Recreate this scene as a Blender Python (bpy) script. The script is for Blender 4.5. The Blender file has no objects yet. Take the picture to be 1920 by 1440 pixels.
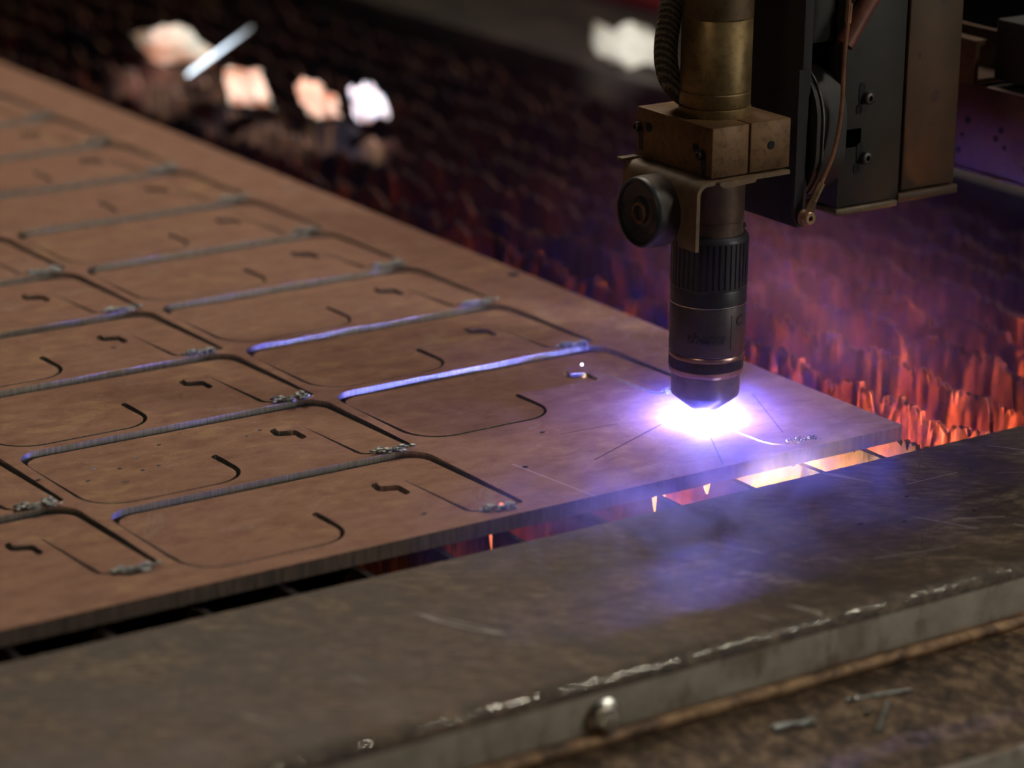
import bpy, bmesh, math, random
from mathutils import Vector, Matrix, noise
sc = bpy.context.scene
C = sc.collection
S = 0.144          # metres per working unit (one row of the nest)
Z0 = 0.90          # height of the plate's top face above the floor
def W(x, y, z=0.0): return Vector((x*S, y*S, z*S + Z0))

# ------------------------------------------------------------------ camera
cam = bpy.data.cameras.new('camera'); co = bpy.data.objects.new('camera', cam); C.objects.link(co); sc.camera = co
cx, cy, cz, yaw, pitch, roll, foc = -10.32804673, -10.78464119, 4.90270714, 0.96582857, 0.31029653, 0.0132738, 5485.29
fwd = Vector((math.cos(yaw)*math.cos(pitch), math.sin(yaw)*math.cos(pitch), -math.sin(pitch)))
rgt = Vector((math.sin(yaw), -math.cos(yaw), 0)); up = rgt.cross(fwd)
r2 = rgt*math.cos(roll) + up*math.sin(roll); u2 = -rgt*math.sin(roll) + up*math.cos(roll)
M = Matrix((r2, u2, -fwd)).transposed().to_4x4(); M.translation = W(cx, cy, cz); co.matrix_world = M
cam.sensor_width = 36; cam.lens = foc/1920*36; cam.clip_start = .05; cam.clip_end = 200
cam.dof.use_dof = True; cam.dof.focus_distance = 15.1*S; cam.dof.aperture_fstop = 3.6

# ------------------------------------------------------------------ world, big lights, exposure
sc.view_settings.view_transform = 'Standard'; sc.view_settings.look = 'None'; sc.view_settings.gamma = 1
sc.view_settings.use_curve_mapping = False; sc.view_settings.exposure = 0.0
w = bpy.data.worlds.new('hall_dark'); sc.world = w; w.use_nodes = True
w.node_tree.nodes['Background'].inputs[0].default_value = (.5, .42, .36, 1); w.node_tree.nodes['Background'].inputs[1].default_value = .002
def area(name, loc, target, size, energy, col, sizey=None, spread=math.pi):
    l = bpy.data.lights.new(name, 'AREA'); l.energy = energy; l.color = col; l.size = size
    if sizey: l.shape = 'RECTANGLE'; l.size_y = sizey
    l.spread = spread
    o = bpy.data.objects.new(name, l); C.objects.link(o); o.location = loc
    o.rotation_euler = (Vector(target)-Vector(loc)).to_track_quat('-Z', 'Y').to_euler(); return o
def point(name, loc, energy, col, rad=.004):
    l = bpy.data.lights.new(name, 'POINT'); l.energy = energy; l.color = col; l.shadow_soft_size = rad
    o = bpy.data.objects.new(name, l); C.objects.link(o); o.location = loc; return o
area('roof_light', (.5, 2.0, 3.5), (-.5, .5, .9), 1.3, 44, (1, .84, .68), 1.3)
area('rim_fill', (1.25, -1.15, 3.3), (-.3, -.2, .9), .24, 27, (1, .93, .82), .24)  # added lamp for sparkle on the rim bend and a lighter rim
area('side_lamp', (-2.6, -1.0, 2.4), (-.2, .1, 1.1), .5, 6, (1, .80, .58), .5)
area('window_light', (2.3, -3.3, 1.55), (-.3, .1, .9), 1.2, 32, (1, .97, .88), .7)
# added narrow spots that brighten only the pale stand-in sheets far back
for tx, ty, tz, deg, en in ((.84, 10.3, .14, 2.2, 3600), (.56, 8.6, .12, 1.5, 2900), (.82, 7.97, .12, 1.2, 3100), (1.05, 7.62, .12, 1.0, 5500), (3.98, 8.3, .12, 1.5, 2100)):
    sp = bpy.data.lights.new('bright_spot_fill', 'SPOT'); sp.energy = en; sp.color = (.95, .96, 1); sp.spot_size = math.radians(deg); sp.spot_blend = .35; sp.shadow_soft_size = .02
    so = bpy.data.objects.new('bright_spot_fill', sp); C.objects.link(so); so.location = (-1.2, -1.3, 3.3)
    so.rotation_euler = (W(tx, ty, tz)-so.location).to_track_quat('-Z', 'Y').to_euler()
# the arc itself
AX, AY = -1.11, .752
ARC = (.21, .21, 1.0)
point('arc_light', W(AX, AY, .040), 13, ARC, .0030)

# ------------------------------------------------------------------ materials
class N:
    def __init__(s, name, rough=.6, metal=0., col=(.5, .5, .5), spec=.5):
        s.m = bpy.data.materials.new(name); s.m.use_nodes = True; s.t = s.m.node_tree; s.b = s.t.nodes['Principled BSDF']
        s.b.inputs['Base Color'].default_value = (*col, 1); s.b.inputs['Roughness'].default_value = rough
        s.b.inputs['Metallic'].default_value = metal; s.b.inputs['Specular IOR Level'].default_value = spec
        s._c = None
    def n(s, t, **k):
        x = s.t.nodes.new(t)
        for a, v in k.items(): setattr(x, a, v)
        return x
    def l(s, a, b): s.t.links.new(a, b)
    def co(s, scale=(1, 1, 1), rot=(0, 0, 0)):
        g = s.n('ShaderNodeNewGeometry'); m = s.n('ShaderNodeMapping'); m.inputs['Scale'].default_value = scale
        m2 = s.n('ShaderNodeMapping'); m2.inputs['Rotation'].default_value = rot
        s.l(g.outputs['Position'], m2.inputs[0]); s.l(m2.outputs[0], m.inputs[0]); return m.outputs[0]
    def noise(s, sc_, det=4, rough=.6, co=None, dist=0.):
        x = s.n('ShaderNodeTexNoise'); x.inputs['Scale'].default_value = sc_; x.inputs['Detail'].default_value = det
        x.inputs['Roughness'].default_value = rough; x.inputs['Distortion'].default_value = dist
        s.l(co or s.co(), x.inputs['Vector']); return x.outputs['Fac']
    def vor(s, sc_, co=None, feat='F1'):
        x = s.n('ShaderNodeTexVoronoi', feature=feat); x.inputs['Scale'].default_value = sc_; s.l(co or s.co(), x.inputs['Vector']); return x.outputs['Distance']
    def ramp(s, f, *st):
        x = s.n('ShaderNodeValToRGB'); e = x.color_ramp.elements
        while len(e) < len(st): e.new(.5)
        for el, (p, c) in zip(e, st): el.position = p; el.color = (*c, 1) if hasattr(c, '__len__') else (c, c, c, 1)
        s.l(f, x.inputs[0]); return x.outputs[0]
    def mix(s, f, a, b, mode='MIX'):
        x = s.n('ShaderNodeMix', data_type='RGBA', blend_type=mode)
        for v, k in ((f, 0), (a, 6), (b, 7)):
            if hasattr(v, 'links') or hasattr(v, 'is_linked'): s.l(v, x.inputs[k])
            elif k == 0: x.inputs[0].default_value = v
            else: x.inputs[k].default_value = (*v, 1)
        return x.outputs[2]
    def math(s, op, a, b=0., c=None):
        x = s.n('ShaderNodeMath', operation=op)
        for i, v in enumerate((a, b, c)):
            if v is None: continue
            if hasattr(v, 'is_linked'): s.l(v, x.inputs[i])
            else: x.inputs[i].default_value = v
        return x.outputs[0]
    def seg(s, a, b, wd):
        """soft mask of a scratch from a to b (working units, top view)"""
        g = s.n('ShaderNodeNewGeometry'); sx = s.n('ShaderNodeSeparateXYZ'); s.l(g.outputs['Position'], sx.inputs[0])
        ax, ay = a[0]*S, a[1]*S; dx, dy = b[0]*S-ax, b[1]*S-ay; L = math.hypot(dx, dy); ux, uy = dx/L, dy/L
        px = s.math('SUBTRACT', sx.outputs[0], ax); py = s.math('SUBTRACT', sx.outputs[1], ay)
        al = s.math('ADD', s.math('MULTIPLY', px, ux), s.math('MULTIPLY', py, uy))
        pe = s.math('ABSOLUTE', s.math('SUBTRACT', s.math('MULTIPLY', py, ux), s.math('MULTIPLY', px, uy)))
        ins = s.math('MULTIPLY', s.math('GREATER_THAN', al, 0.), s.math('LESS_THAN', al, L))
        return s.math('MULTIPLY', ins, s.math('SUBTRACT', 1., s.math('MINIMUM', s.math('DIVIDE', pe, wd*S), 1.)))
    def col(s, c): s.l(c, s.b.inputs['Base Color'])
    def rgh(s, c): s.l(c, s.b.inputs['Roughness'])
    def met(s, c): s.l(c, s.b.inputs['Metallic'])
    def bump(s, h, st=.3, d=.001):
        x = s.n('ShaderNodeBump'); x.inputs['Strength'].default_value = st; x.inputs['Distance'].default_value = d
        s.l(h, x.inputs['Height'])
        if s._c: s.l(s._c, x.inputs['Normal'])
        s._c = x.outputs[0]; s.l(s._c, s.b.inputs['Normal'])
    def emit(s, c, st): s.b.inputs['Emission Color'].default_value = (*c, 1); s.b.inputs['Emission Strength'].default_value = st

def m_plate():
    k = N('primed_plate', .8, 0, spec=.008)
    big = k.noise(9, 5, .6); mid = k.noise(38, 6, .65, k.co((1, 1.6, 1)), .3); fine = k.noise(420, 3, .6)
    c = k.ramp(mid, (.3, (.235, .130, .092)), (.52, (.31, .180, .128)), (.75, (.37, .225, .162)))
    c = k.mix(k.ramp(k.math('MULTIPLY', k.math('ADD', big, mid), .5), (.545, 0.), (.62, .6)), c, (.41, .26, .14))          # ochre bloom
    c = k.mix(k.ramp(k.noise(14, 6, .75, k.co((1, .6, 1), (0, 0, .6)), 2.2), (.60, 0.), (.64, .30), (.67, 0.)), c, (.42, .36, .33))   # soot swirls
    c = k.mix(k.ramp(fine, (.60, 0.), (.74, .35)), c, (.08, .045, .035))
    c = k.mix(k.ramp(k.noise(20, 4, .7, k.co((1, 1, 1), (0, 0, 1))), (.62, 0.), (.8, .5)), c, (.11, .06, .05))
    for a, b, wd, cc in (((-1.99, .527), (-1.356, .80), .010, (.03, .02, .03)), ((-1.27, .49), (-1.478, .126), .007, (.05, .03, .04)),
                         ((-2.38, .70), (-2.306, .09), .009, (.5, .4, .38)), ((-1.9, .95), (-1.55, .93), .006, (.04, .03, .04)),
                         ((-.9, .35), (-.62, .95), .006, (.06, .04, .05))):
        c = k.mix(k.math('MULTIPLY', k.seg(a, b, wd), .8), c, cc)
    k.col(c); k.rgh(k.ramp(mid, (.3, .7), (.7, .9))); k.bump(fine, .3, .0005); k.bump(mid, .15, .001); return k.m
def m_cut():      # flame-cut walls: bright, vertically striated steel
    k = N('cut_steel_edge', .40, 1., (.30, .285, .26))
    st = k.noise(700, 2, .5, k.co((1, 1, .01)))
    k.col(k.ramp(st, (.3, (.34, .33, .30)), (.7, (.55, .54, .50)))); k.bump(st, .25, .0003); return k.m
def m_edge():     # outer edge of the plate
    k = N('mill_edge', .5, .35); st = k.noise(260, 4, .6, k.co((1, 1, .15)))
    k.col(k.ramp(st, (.3, (.055, .042, .036)), (.7, (.15, .105, .08)))); k.bump(st, .4, .0008); return k.m
def m_ledge():
    k = N('worn_brown_steel', .5, .12, spec=.35)
    big = k.noise(7, 6, .65); mid = k.noise(32, 7, .7, k.co((1, .55, 1), (0, 0, -.5)), .5); fin = k.noise(210, 5, .72, k.co((.3, 1, 1), (0, 0, .55)))
    c = k.ramp(mid, (.36, (.018, .013, .009)), (.5, (.072, .052, .034)), (.66, (.20, .150, .10)))
    c = k.mix(k.ramp(big, (.42, 0.), (.66, .55)), c, (.13, .078, .045))
    c = k.mix(k.ramp(fin, (.47, 0.), (.60, .8)), c, (.040, .030, .022)); c = k.mix(k.ramp(fin, (.34, .45), (.44, 0.)), c, (.22, .17, .12))
    cr = k.vor(24, k.co((.4, 1, 1), (0, 0, -.6)), 'DISTANCE_TO_EDGE'); c = k.mix(k.ramp(cr, (0., .7), (.010, 0.)), c, (.03, .024, .02))
    s2 = k.noise(60, 3, .5, k.co((.10, 1, 1), (0, 0, 1.15))); scr = k.ramp(s2, (.70, 0.), (.73, .8), (.76, 0.))
    c = k.mix(scr, c, (.42, .38, .32))
    rg = random.Random(19); sg_ = []
    for q in range(20):
        x0, y0 = rg.uniform(-1.9, 1.0), rg.uniform(-1.25, -.2); an = rg.uniform(-.5, .1) if q % 3 else rg.uniform(-1.6, -.9); ln = rg.uniform(.15, .6)
        sg_.append(((x0, y0), (x0+ln*math.cos(an), y0+ln*math.sin(an)), rg.uniform(.004, .007), (.022, .016, .013) if q % 2 else (.50, .46, .40)))
    for a, b, wd, cc in (*sg_, ((-3.2, -.93), (1.5, -.70), .042, (.045, .030, .022)), ((-1.6, -1.02), (1.5, -.80), .012, (.04, .03, .024)),
                         ((-.75, -.25), (-.55, -.75), .007, (.03, .02, .02)), ((-.35, -.2), (-.2, -.6), .007, (.03, .02, .02))):
        c = k.mix(k.math('MULTIPLY', k.seg(a, b, wd), .75), c, cc)
    k.col(c); k.rgh(k.ramp(mid, (.3, .48), (.7, .72))); k.bump(fin, .35, .0008); k.bump(mid, .3, .002); return k.m
def m_face():
    k = N('worn_grey_paint', .5, .25)
    a = k.noise(26, 6, .7); b = k.noise(9, 4, .6)
    c = k.ramp(a, (.3, (.20, .175, .135)), (.6, (.33, .295, .235)))
    c = k.mix(k.ramp(k.noise(30, 5, .7, k.co((1, 1, .5))), (.52, 0.), (.62, .65)), c, (.11, .062, .036))
    c = k.mix(k.ramp(b, (.56, 0.), (.66, .6)), c, (.12, .078, .050))
    k.col(c); k.bump(a, .2, .001); return k.m
def m_rust(name='rusty_scale', base=((.022, .016, .011), (.095, .060, .034), (.25, .175, .11)), sc_=95, rough=.62):
    k = N(name, rough, .25); a = k.noise(sc_, 8, .72, k.co((1, .7, 1)), .6)
    k.col(k.ramp(a, (.40, base[0]), (.5, base[1]), (.62, base[2]))); k.bump(a, .6, .003); k.bump(k.noise(300, 3), .4, .0008); return k.m
def m_slat():
    k = N('slag_crusted_slat', .75, .0, spec=.15)
    a = k.noise(26, 5, .65, k.co((1, 1, .22)), .8); b = k.noise(150, 4, .7, k.co((1, 1, .3))); d = k.noise(9, 3, .5)
    c = k.ramp(a, (.40, (.003, .002, .005)), (.47, (.022, .010, .007)), (.58, (.08, .038, .019)), (.74, (.15, .085, .042)))
    c = k.mix(k.ramp(b, (.50, 0.), (.60, .75)), c, (.010, .006, .006)); c = k.mix(k.ramp(d, (.5, 0.), (.65, .4)), c, (.09, .025, .018))
    g = k.n('ShaderNodeNewGeometry'); sx = k.n('ShaderNodeSeparateXYZ'); k.l(g.outputs['Position'], sx.inputs[0])
    zz = k.math('ADD', sx.outputs[2], k.math('MULTIPLY', a, .045)); c = k.mix(k.ramp(k.math('MULTIPLY', k.math('SUBTRACT', zz, Z0-.02), 20.), (.30, 0.), (.62, .92)), c, (.006, .005, .006))   # black crust, and shade painted in towards the slat tops
    k.col(c); k.bump(b, .7, .002); k.bump(a, .6, .005); return k.m
def m_brass(name, c0, c1, metal=.75, rough=.42, dirt=.5):
    k = N(name, rough, metal); a = k.noise(34, 6, .65); b = k.noise(190, 5, .7); v = k.noise(60, 3, .5, k.co((1, 1, .06)))
    c = k.ramp(a, (.3, c0), (.7, c1)); c = k.mix(k.ramp(b, (.48, 0.), (.72, dirt)), c, tuple(x*.28 for x in c0))
    c = k.mix(k.ramp(v, (.5, 0.), (.75, .25)), c, c1)
    k.col(c); k.rgh(k.ramp(a, (.3, rough-.08), (.7, rough+.18))); k.bump(b, .25, .0006); return k.m
def m_plain(name, c, rough=.5, metal=0., nz=.4, scale=80):
    k = N(name, rough, metal); a = k.noise(scale, 6, .68)
    k.col(k.ramp(a, (.3, tuple(x*(1-nz) for x in c)), (.7, tuple(min(1, x*(1+nz)) for x in c)))); k.bump(a, .25, .0008); return k.m
def m_spotted(name, c, dark, pl=(1, 0, .8)):
    k = N(name, .55, .2); a = k.noise(30, 5, .6); v = k.math('ADD', k.vor(42, k.co(pl)), k.math('MULTIPLY', k.math('SUBTRACT', k.noise(25, 2), .42), .8))
    cc = k.ramp(a, (.3, tuple(x*.72 for x in c)), (.7, tuple(x*1.25 for x in c)))
    cc = k.mix(k.ramp(v, (.10, .75), (.16, .8), (.19, 0.)), cc, dark)
    k.col(cc); k.bump(a, .2, .0008); return k.m
def m_braid():
    k = N('braided_sleeve', .8, 0); wv = k.n('ShaderNodeTexWave'); wv.inputs['Scale'].default_value = 300; wv.inputs['Distortion'].default_value = 2.5; wv.inputs['Detail Scale'].default_value = 3
    k.l(k.co((.3, .3, 1), (.5, .9, 0)), wv.inputs[0]); k.col(k.ramp(wv.outputs[1], (.2, (.035, .028, .02)), (.8, (.15, .12, .085)))); k.bump(wv.outputs[1], .8, .003); return k.m
def m_emit(name, c, st):
    k = N(name, .6, 0, (.02, .02, .02)); k.emit(c, st); return k.m

PLATE, CUT, EDGE, LEDGE, FACE = m_plate(), m_cut(), m_edge(), m_ledge(), m_face()
RUST = m_rust(); SLAT = m_slat()
GOLD = m_rust('rusty_lip', ((.05, .025, .012), (.20, .11, .05), (.34, .21, .10)), 30, .5)
DARKRUST = m_rust('dark_rail_scale', ((.003, .002, .0015), (.012, .008, .0045), (.028, .018, .010)), 18)
BRASS = m_brass('aged_brass', (.13, .085, .036), (.27, .185, .08)); BRONZE = m_brass('stained_bronze', (.095, .050, .022), (.19, .105, .045), .5, .5, .75)
DBRASS = m_brass('dull_brass', (.08, .05, .026), (.15, .10, .05), .6, .5)
SLEEVE = m_plain('brown_oxide_steel', (.10, .062, .042), .5, .4); BLACK = m_plain('black_cap', (.018, .017, .022), .42, 0.)
SHELL = m_plain('dusty_torch_shell', (.065, .052, .055), .45, .4, .3); LINE = m_plain('bright_ring', (.6, .55, .55), .25, 1., .1)
COPPER = m_plain('rosy_ring', (.42, .27, .25), .32, .9, .25); NOZ = m_plain('nozzle_shield', (.22, .20, .25), .35, .8, .3, 50)
MARK = m_plain('dark_mark', (.012, .010, .012), .6); HOLE = m_plain('hole_dark', (.004, .004, .004), .9)
BRKT = m_plain('tan_bracket_paint', (.12, .076, .038), .58, .15, .45, 60); RUB = m_plain('black_rubber', (.016, .018, .02), .45, 0, .5, 120)
DARK = m_plain('dark_machine_paint', (.012, .010, .007), .65, 0., .4); VDARK = m_plain('near_black_paint', (.006, .005, .005), .8)
TAN = m_spotted('tan_column_paint', (.046, .023, .0075), (.022, .010, .008)); GREEN = m_spotted('grey_olive_plate', (.015, .0135, .010), (.006, .005, .004))
PURP = m_spotted('beam_paint', (.085, .04, .045), (.01, .008, .014), (0, 1, .8)); ORG = m_plain('orange_label', (.42, .20, .05), .5)
SCREW = m_plain('socket_screw', (.06, .05, .045), .4, .7, .3); BOLT = m_plain('zinc_bolt', (.55, .53, .48), .25, 1., .2)
WIRE = m_plain('copper_wire', (.22, .10, .05), .5, .3); LUG = m_plain('tinned_lug', (.42, .31, .18), .35, .8)
BRAID = m_braid(); SLAG = m_plain('grey_slag', (.24, .26, .25), .4, .5, .6, 400); FLAKE = m_plain('scale_flake', (.06, .05, .055), .4, .5, .5, 500)
FOIL = m_plain('pale_bright_spot', (.78, .74, .62), .5, 0., .3, 45); SPOT_BLUE = m_plain('bluish_bright_spot', (.72, .85, 1.0), .4, 0., .1, 20)  # sheet tones picked near-white to pass for the blurred bright spots
REDR = m_plain('red_rail_paint', (.42, .05, .06), .5, 0, .3, 12); WATER = m_plain('dark_water', (.01, .008, .008), .12)
FLOORM = m_rust('shop_floor', ((.02, .018, .016), (.035, .03, .027), (.05, .045, .04)), 3); WALLM = m_plain('dark_wall', (.02, .018, .017), .9, 0, .3, 2)
HOT = m_emit('white_hot_kerf', (.75, .72, 1), 14); MOLT = m_emit('molten_drip', (1, .22, .08), 1.4); GLOWY = m_emit('burning_slag', (1, .50, .2), 2.2)
PLASMA = m_emit('plasma_arc', (.72, .74, 1), 60)

# ------------------------------------------------------------------ helpers
def link(o, parent=None):
    C.objects.link(o)
    if parent: o.parent = parent
    return o
def tag(o, label=None, cat=None, group=None, kind=None):
    for k, v in (('label', label), ('category', cat), ('group', group), ('kind', kind)):
        if v: o[k] = v
    return o
ORG0 = {}
def thing(name, org, label, cat, group=None):
    o = bpy.data.objects.new(name, None); o.empty_display_size = .02; C.objects.link(o); o.location = W(*org); ORG0[o] = Vector(org)
    return tag(o, label, cat, group)
def obj(name, bm, mats, parent=None, org=None, smooth=True, label=None, kind=None):
    """bm is in working units, world frame"""
    if parent is not None: org = ORG0[parent]
    org = Vector(org) if org is not None else Vector((0, 0, 0))
    for v in bm.verts: v.co = (v.co-org)*S
    me = bpy.data.meshes.new(name); bmesh.ops.recalc_face_normals(bm, faces=bm.faces); bm.to_mesh(me); bm.free()
    for m in (mats if isinstance(mats, (list, tuple)) else [mats]): me.materials.append(m)
    if smooth:
        for p in me.polygons: p.use_smooth = True
        try: me.set_sharp_from_angle(angle=math.radians(35))
        except Exception: pass
    o = bpy.data.objects.new(name, me); link(o, parent)
    if parent is None: o.location = W(*org)
    ORG0[o] = org
    return tag(o, label, kind=kind)
def add_box(bm, lo, hi, bev=0., seg=2):
    r = bmesh.ops.create_cube(bm, size=1); vs = r['verts']
    for v in vs: v.co = Vector([lo[i]+(v.co[i]+.5)*(hi[i]-lo[i]) for i in range(3)])
    if bev: bmesh.ops.bevel(bm, geom=list({e for v in vs for e in v.link_edges}), offset=bev, segments=seg, profile=.5, affect='EDGES')
    return bm
def box(lo, hi, bev=0., seg=2): return add_box(bmesh.new(), lo, hi, bev, seg)
def add_lathe(bm, prof, o, axis='z', segs=64, fn=None, cap=True):
    rings = []
    for (r, h) in prof:
        ring = []
        for i in range(segs):
            a = 2*math.pi*i/segs; rr = r*(fn(a, h) if fn else 1)
            p = (rr*math.cos(a), rr*math.sin(a), h)
            if axis == 'x': p = (h, rr*math.cos(a), rr*math.sin(a))
            if axis == 'y': p = (rr*math.cos(a), h, rr*math.sin(a))
            ring.append(bm.verts.new((o[0]+p[0], o[1]+p[1], o[2]+p[2])))
        rings.append(ring)
    for A, B in zip(rings, rings[1:]):
        for i in range(segs): bm.faces.new((A[i], A[(i+1) % segs], B[(i+1) % segs], B[i]))
    if cap: bm.faces.new(rings[0]); bm.faces.new(rings[-1])
    return bm
def lathe(prof, o, **k): return add_lathe(bmesh.new(), prof, o, **k)
def prism(poly, d0, d1, axis='z', bev=0.):
    """poly: 2D points in the two other axes; extruded along axis from d0 to d1"""
    bm = bmesh.new()
    def P(a, b, c): return {'z': (a, b, c), 'x': (c, a, b), 'y': (a, c, b)}[axis]
    A = [bm.verts.new(P(a, b, d0)) for a, b in poly]; B = [bm.verts.new(P(a, b, d1)) for a, b in poly]
    n = len(poly); bm.faces.new(A); bm.faces.new(B)
    for i in range(n): bm.faces.new((A[i], A[(i+1) % n], B[(i+1) % n], B[i]))
    if bev: bmesh.ops.bevel(bm, geom=[e for e in bm.edges if e.is_manifold and e.calc_face_angle(0) > .6], offset=bev, segments=2, affect='EDGES')
    return bm
def tube(pts, r, segs=10, rf=None):
    bm = bmesh.new(); pts = [Vector(p) for p in pts]; rings = []; prev = None
    for i, p in enumerate(pts):
        t = (pts[min(i+1, len(pts)-1)]-pts[max(i-1, 0)]).normalized()
        a = Vector((0, 0, 1)) if abs(t.z) < .9 else Vector((1, 0, 0))
        if prev is not None: a = prev
        u = (a-t*a.dot(t)).normalized(); v = t.cross(u); prev = u; rr = r*(rf(i/(len(pts)-1)) if rf else 1)
        rings.append([bm.verts.new(p+(u*math.cos(2*math.pi*k/segs)+v*math.sin(2*math.pi*k/segs))*rr) for k in range(segs)])
    for A, B in zip(rings, rings[1:]):
        for k in range(segs): bm.faces.new((A[k], A[(k+1) % segs], B[(k+1) % segs], B[k]))
    bm.faces.new(rings[0]); bm.faces.new(rings[-1]); return bm
def spline(pts, n=8):
    P = [Vector(p) for p in pts]; P = [2*P[0]-P[1]]+P+[2*P[-1]-P[-2]]; out = []
    for i in range(1, len(P)-2):
        for k in range(n):
            t = k/n; a, b, c, d = P[i-1:i+3]
            out.append(.5*((2*b)+(-a+c)*t+(2*a-5*b+4*c-d)*t*t+(-a+3*b-3*c+d)*t**3))
    return out+[P[-2]]
def blob(bm, c, r, rng, sub=1, sq=(1, 1, 1)):
    q = bmesh.ops.create_icosphere(bm, subdivisions=sub, radius=1)
    for v in q['verts']:
        k = r*(.7+.6*rng.random()); v.co = Vector((c[0]+v.co.x*k*sq[0], c[1]+v.co.y*k*sq[1], c[2]+v.co.z*k*sq[2]))
def fillet(pr, n=7):
    out = []; m = len(pr)
    for i in range(m):
        x, y, r = pr[i]; p = Vector((x, y)); a = Vector(pr[i-1][:2]); b = Vector(pr[(i+1) % m][:2])
        if r <= 0: out.append((x, y)); continue
        u = (a-p).normalized(); v = (b-p).normalized(); ang = u.angle(v); d = r/math.tan(ang/2)
        d = min(d, .48*(a-p).length, .48*(b-p).length); r = d*math.tan(ang/2)
        s_, e_ = p+u*d, p+v*d; cen = p+(u+v).normalized()*(r/math.sin(ang/2))
        a0 = math.atan2(s_.y-cen.y, s_.x-cen.x); a1 = math.atan2(e_.y-cen.y, e_.x-cen.x); da = (a1-a0+math.pi) % (2*math.pi)-math.pi
        k = n if r > .08 else 3
        for j in range(k+1): t = a0+da*j/k; out.append((cen.x+r*math.cos(t), cen.y+r*math.sin(t)))
    return out
def inset(poly, d):
    n = len(poly); out = []
    for i in range(n):
        p = Vector(poly[i]); a = Vector(poly[i-1]); b = Vector(poly[(i+1) % n]); u = (p-a).normalized(); v = (b-p).normalized()
        n1 = Vector((-u.y, u.x)); n2 = Vector((-v.y, v.x)); m = (n1+n2); m.normalize(); k = d/max(.5, m.dot(n1)); out.append((p.x+m.x*k, p.y+m.y*k))
    return out
def slab(name, outer, holes, z0, z1, mats, parent=None, org=(0, 0, 0), bev=.004, wall=1, label=None):
    """flat plate cut from 2D outlines; top and bottom take material 0, walls material `wall`"""
    cu = bpy.data.curves.new(name, 'CURVE'); cu.dimensions = '2D'; cu.fill_mode = 'BOTH'
    for pl in [outer]+holes:
        sp_ = cu.splines.new('POLY'); sp_.points.add(len(pl)-1); sp_.use_cyclic_u = True
        for q, (x, y) in zip(sp_.points, pl): q.co = ((x-org[0])*S, (y-org[1])*S, 0, 1)
    cu.extrude = (z1-z0)/2*S
    t = bpy.data.objects.new('tmp', cu); C.objects.link(t); dg = bpy.context.evaluated_depsgraph_get()
    me = bpy.data.meshes.new_from_object(t.evaluated_get(dg)); bpy.data.objects.remove(t); bpy.data.curves.remove(cu); me.name = name
    me.materials.clear()
    for m in mats: me.materials.append(m)
    zc = ((z0+z1)/2-org[2])*S
    for v in me.vertices: v.co.z += zc
    for p in me.polygons: p.material_index = 0 if abs(p.normal.z) > .5 else wall
    o = bpy.data.objects.new(name, me); link(o, parent)
    if parent is None: o.location = W(*org)
    ORG0[o] = Vector(org); return tag(o, label)

# ------------------------------------------------------------------ the setting
obj('floor', box((-40, -40, -6.45), (50, 60, -6.25)), FLOORM, kind='structure', smooth=False)
obj('wall_back', box((-40, 52, -6.25), (50, 53, 20)), WALLM, kind='structure', smooth=False)

# ------------------------------------------------------------------ cutting table
table = thing('cutting_table', (0, 0, -6.25), 'heavy rusty cutting table with slats, brown steel rim and grey front face', 'cutting table')
LZ = -.06
# bent rim cover: top, rounded bend, front face
prof = [(-.115, LZ-.03), (-.115, LZ)]
prof += [(-1.53-.075*math.sin(t), LZ-.075+.075*math.cos(t)) for t in [i*math.pi/2/6 for i in range(7)]]
prof += [(-1.605, -.325), (-1.575, -.325), (-1.575, LZ-.09), (-1.50, LZ-.03)]
bm = prism(prof, -9, 7, 'x')
for f in bm.faces: f.material_index = 0
bm.normal_update()
for f in bm.faces:
    c = f.calc_center_median()
    if c.y < -1.6 and c.z < LZ-.1: f.material_index = 1
obj('rim_cover', bm, [LEDGE, FACE], table)
# bright beads put in for the sparkle of light along the bend
rng = random.Random(5); bm = bmesh.new(); x = -8.8
while x < 6.5:
    ln = rng.uniform(.008, .035) if rng.random() < .85 else rng.uniform(.04, .08)
    a = math.radians(rng.uniform(44, 56)); cyy = -1.53-.0765*math.sin(a); czz = LZ-.075+.0765*math.cos(a); h = rng.uniform(.002, .007)
    add_box(bm, (x, cyy-h*.6, czz-h*.6), (x+ln, cyy+h*.6, czz+h*.4), h*.3, 1); x += ln+(rng.uniform(.003, .02) if rng.random() < .8 else rng.uniform(.03, .14))*(1 if x > -3.6 else 2.5)
obj('crest_sparkle', bm, m_plain('sparkle_steel', (.75, .72, .64), .22, 1., .25, 300), table, kind='stuff')
obj('rim_lip', tube([(-9, -1.64, -.335), (7, -1.64, -.335)], .032, 12), GOLD, table)
obj('lower_ledge', box((-9, -2.60, -.45), (7, -1.60, -.36), .012), RUST, table)
obj('lower_edge_strip', box((-9, -2.635, -.75), (7, -2.60, -.355), .012), FACE, table)
bt = obj('hex_bolt', lathe([(.088, 0), (.088, -.014), (.068, -.024)], (-3.49, -1.605, -.25), axis='y', segs=32), BOLT, table)
obj('bolt_head', lathe([(.062, -.018), (.062, -.055), (.050, -.072), (.02, -.077)], (-3.49, -1.605, -.25), axis='y', segs=6, fn=None), BOLT, bt)
obj('front_panel', box((-9, -1.57, -6.2), (7, -1.48, -.45), 0), DARK, table)
obj('water_pan', box((-9, -1.40, -1.5), (4.4, 16, -1.1), 0), WATER, table)
# far rail
obj('far_rail', box((3.9, -1.5, -.5), (5.6, 22, -.02), .05), DARKRUST, table)
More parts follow.
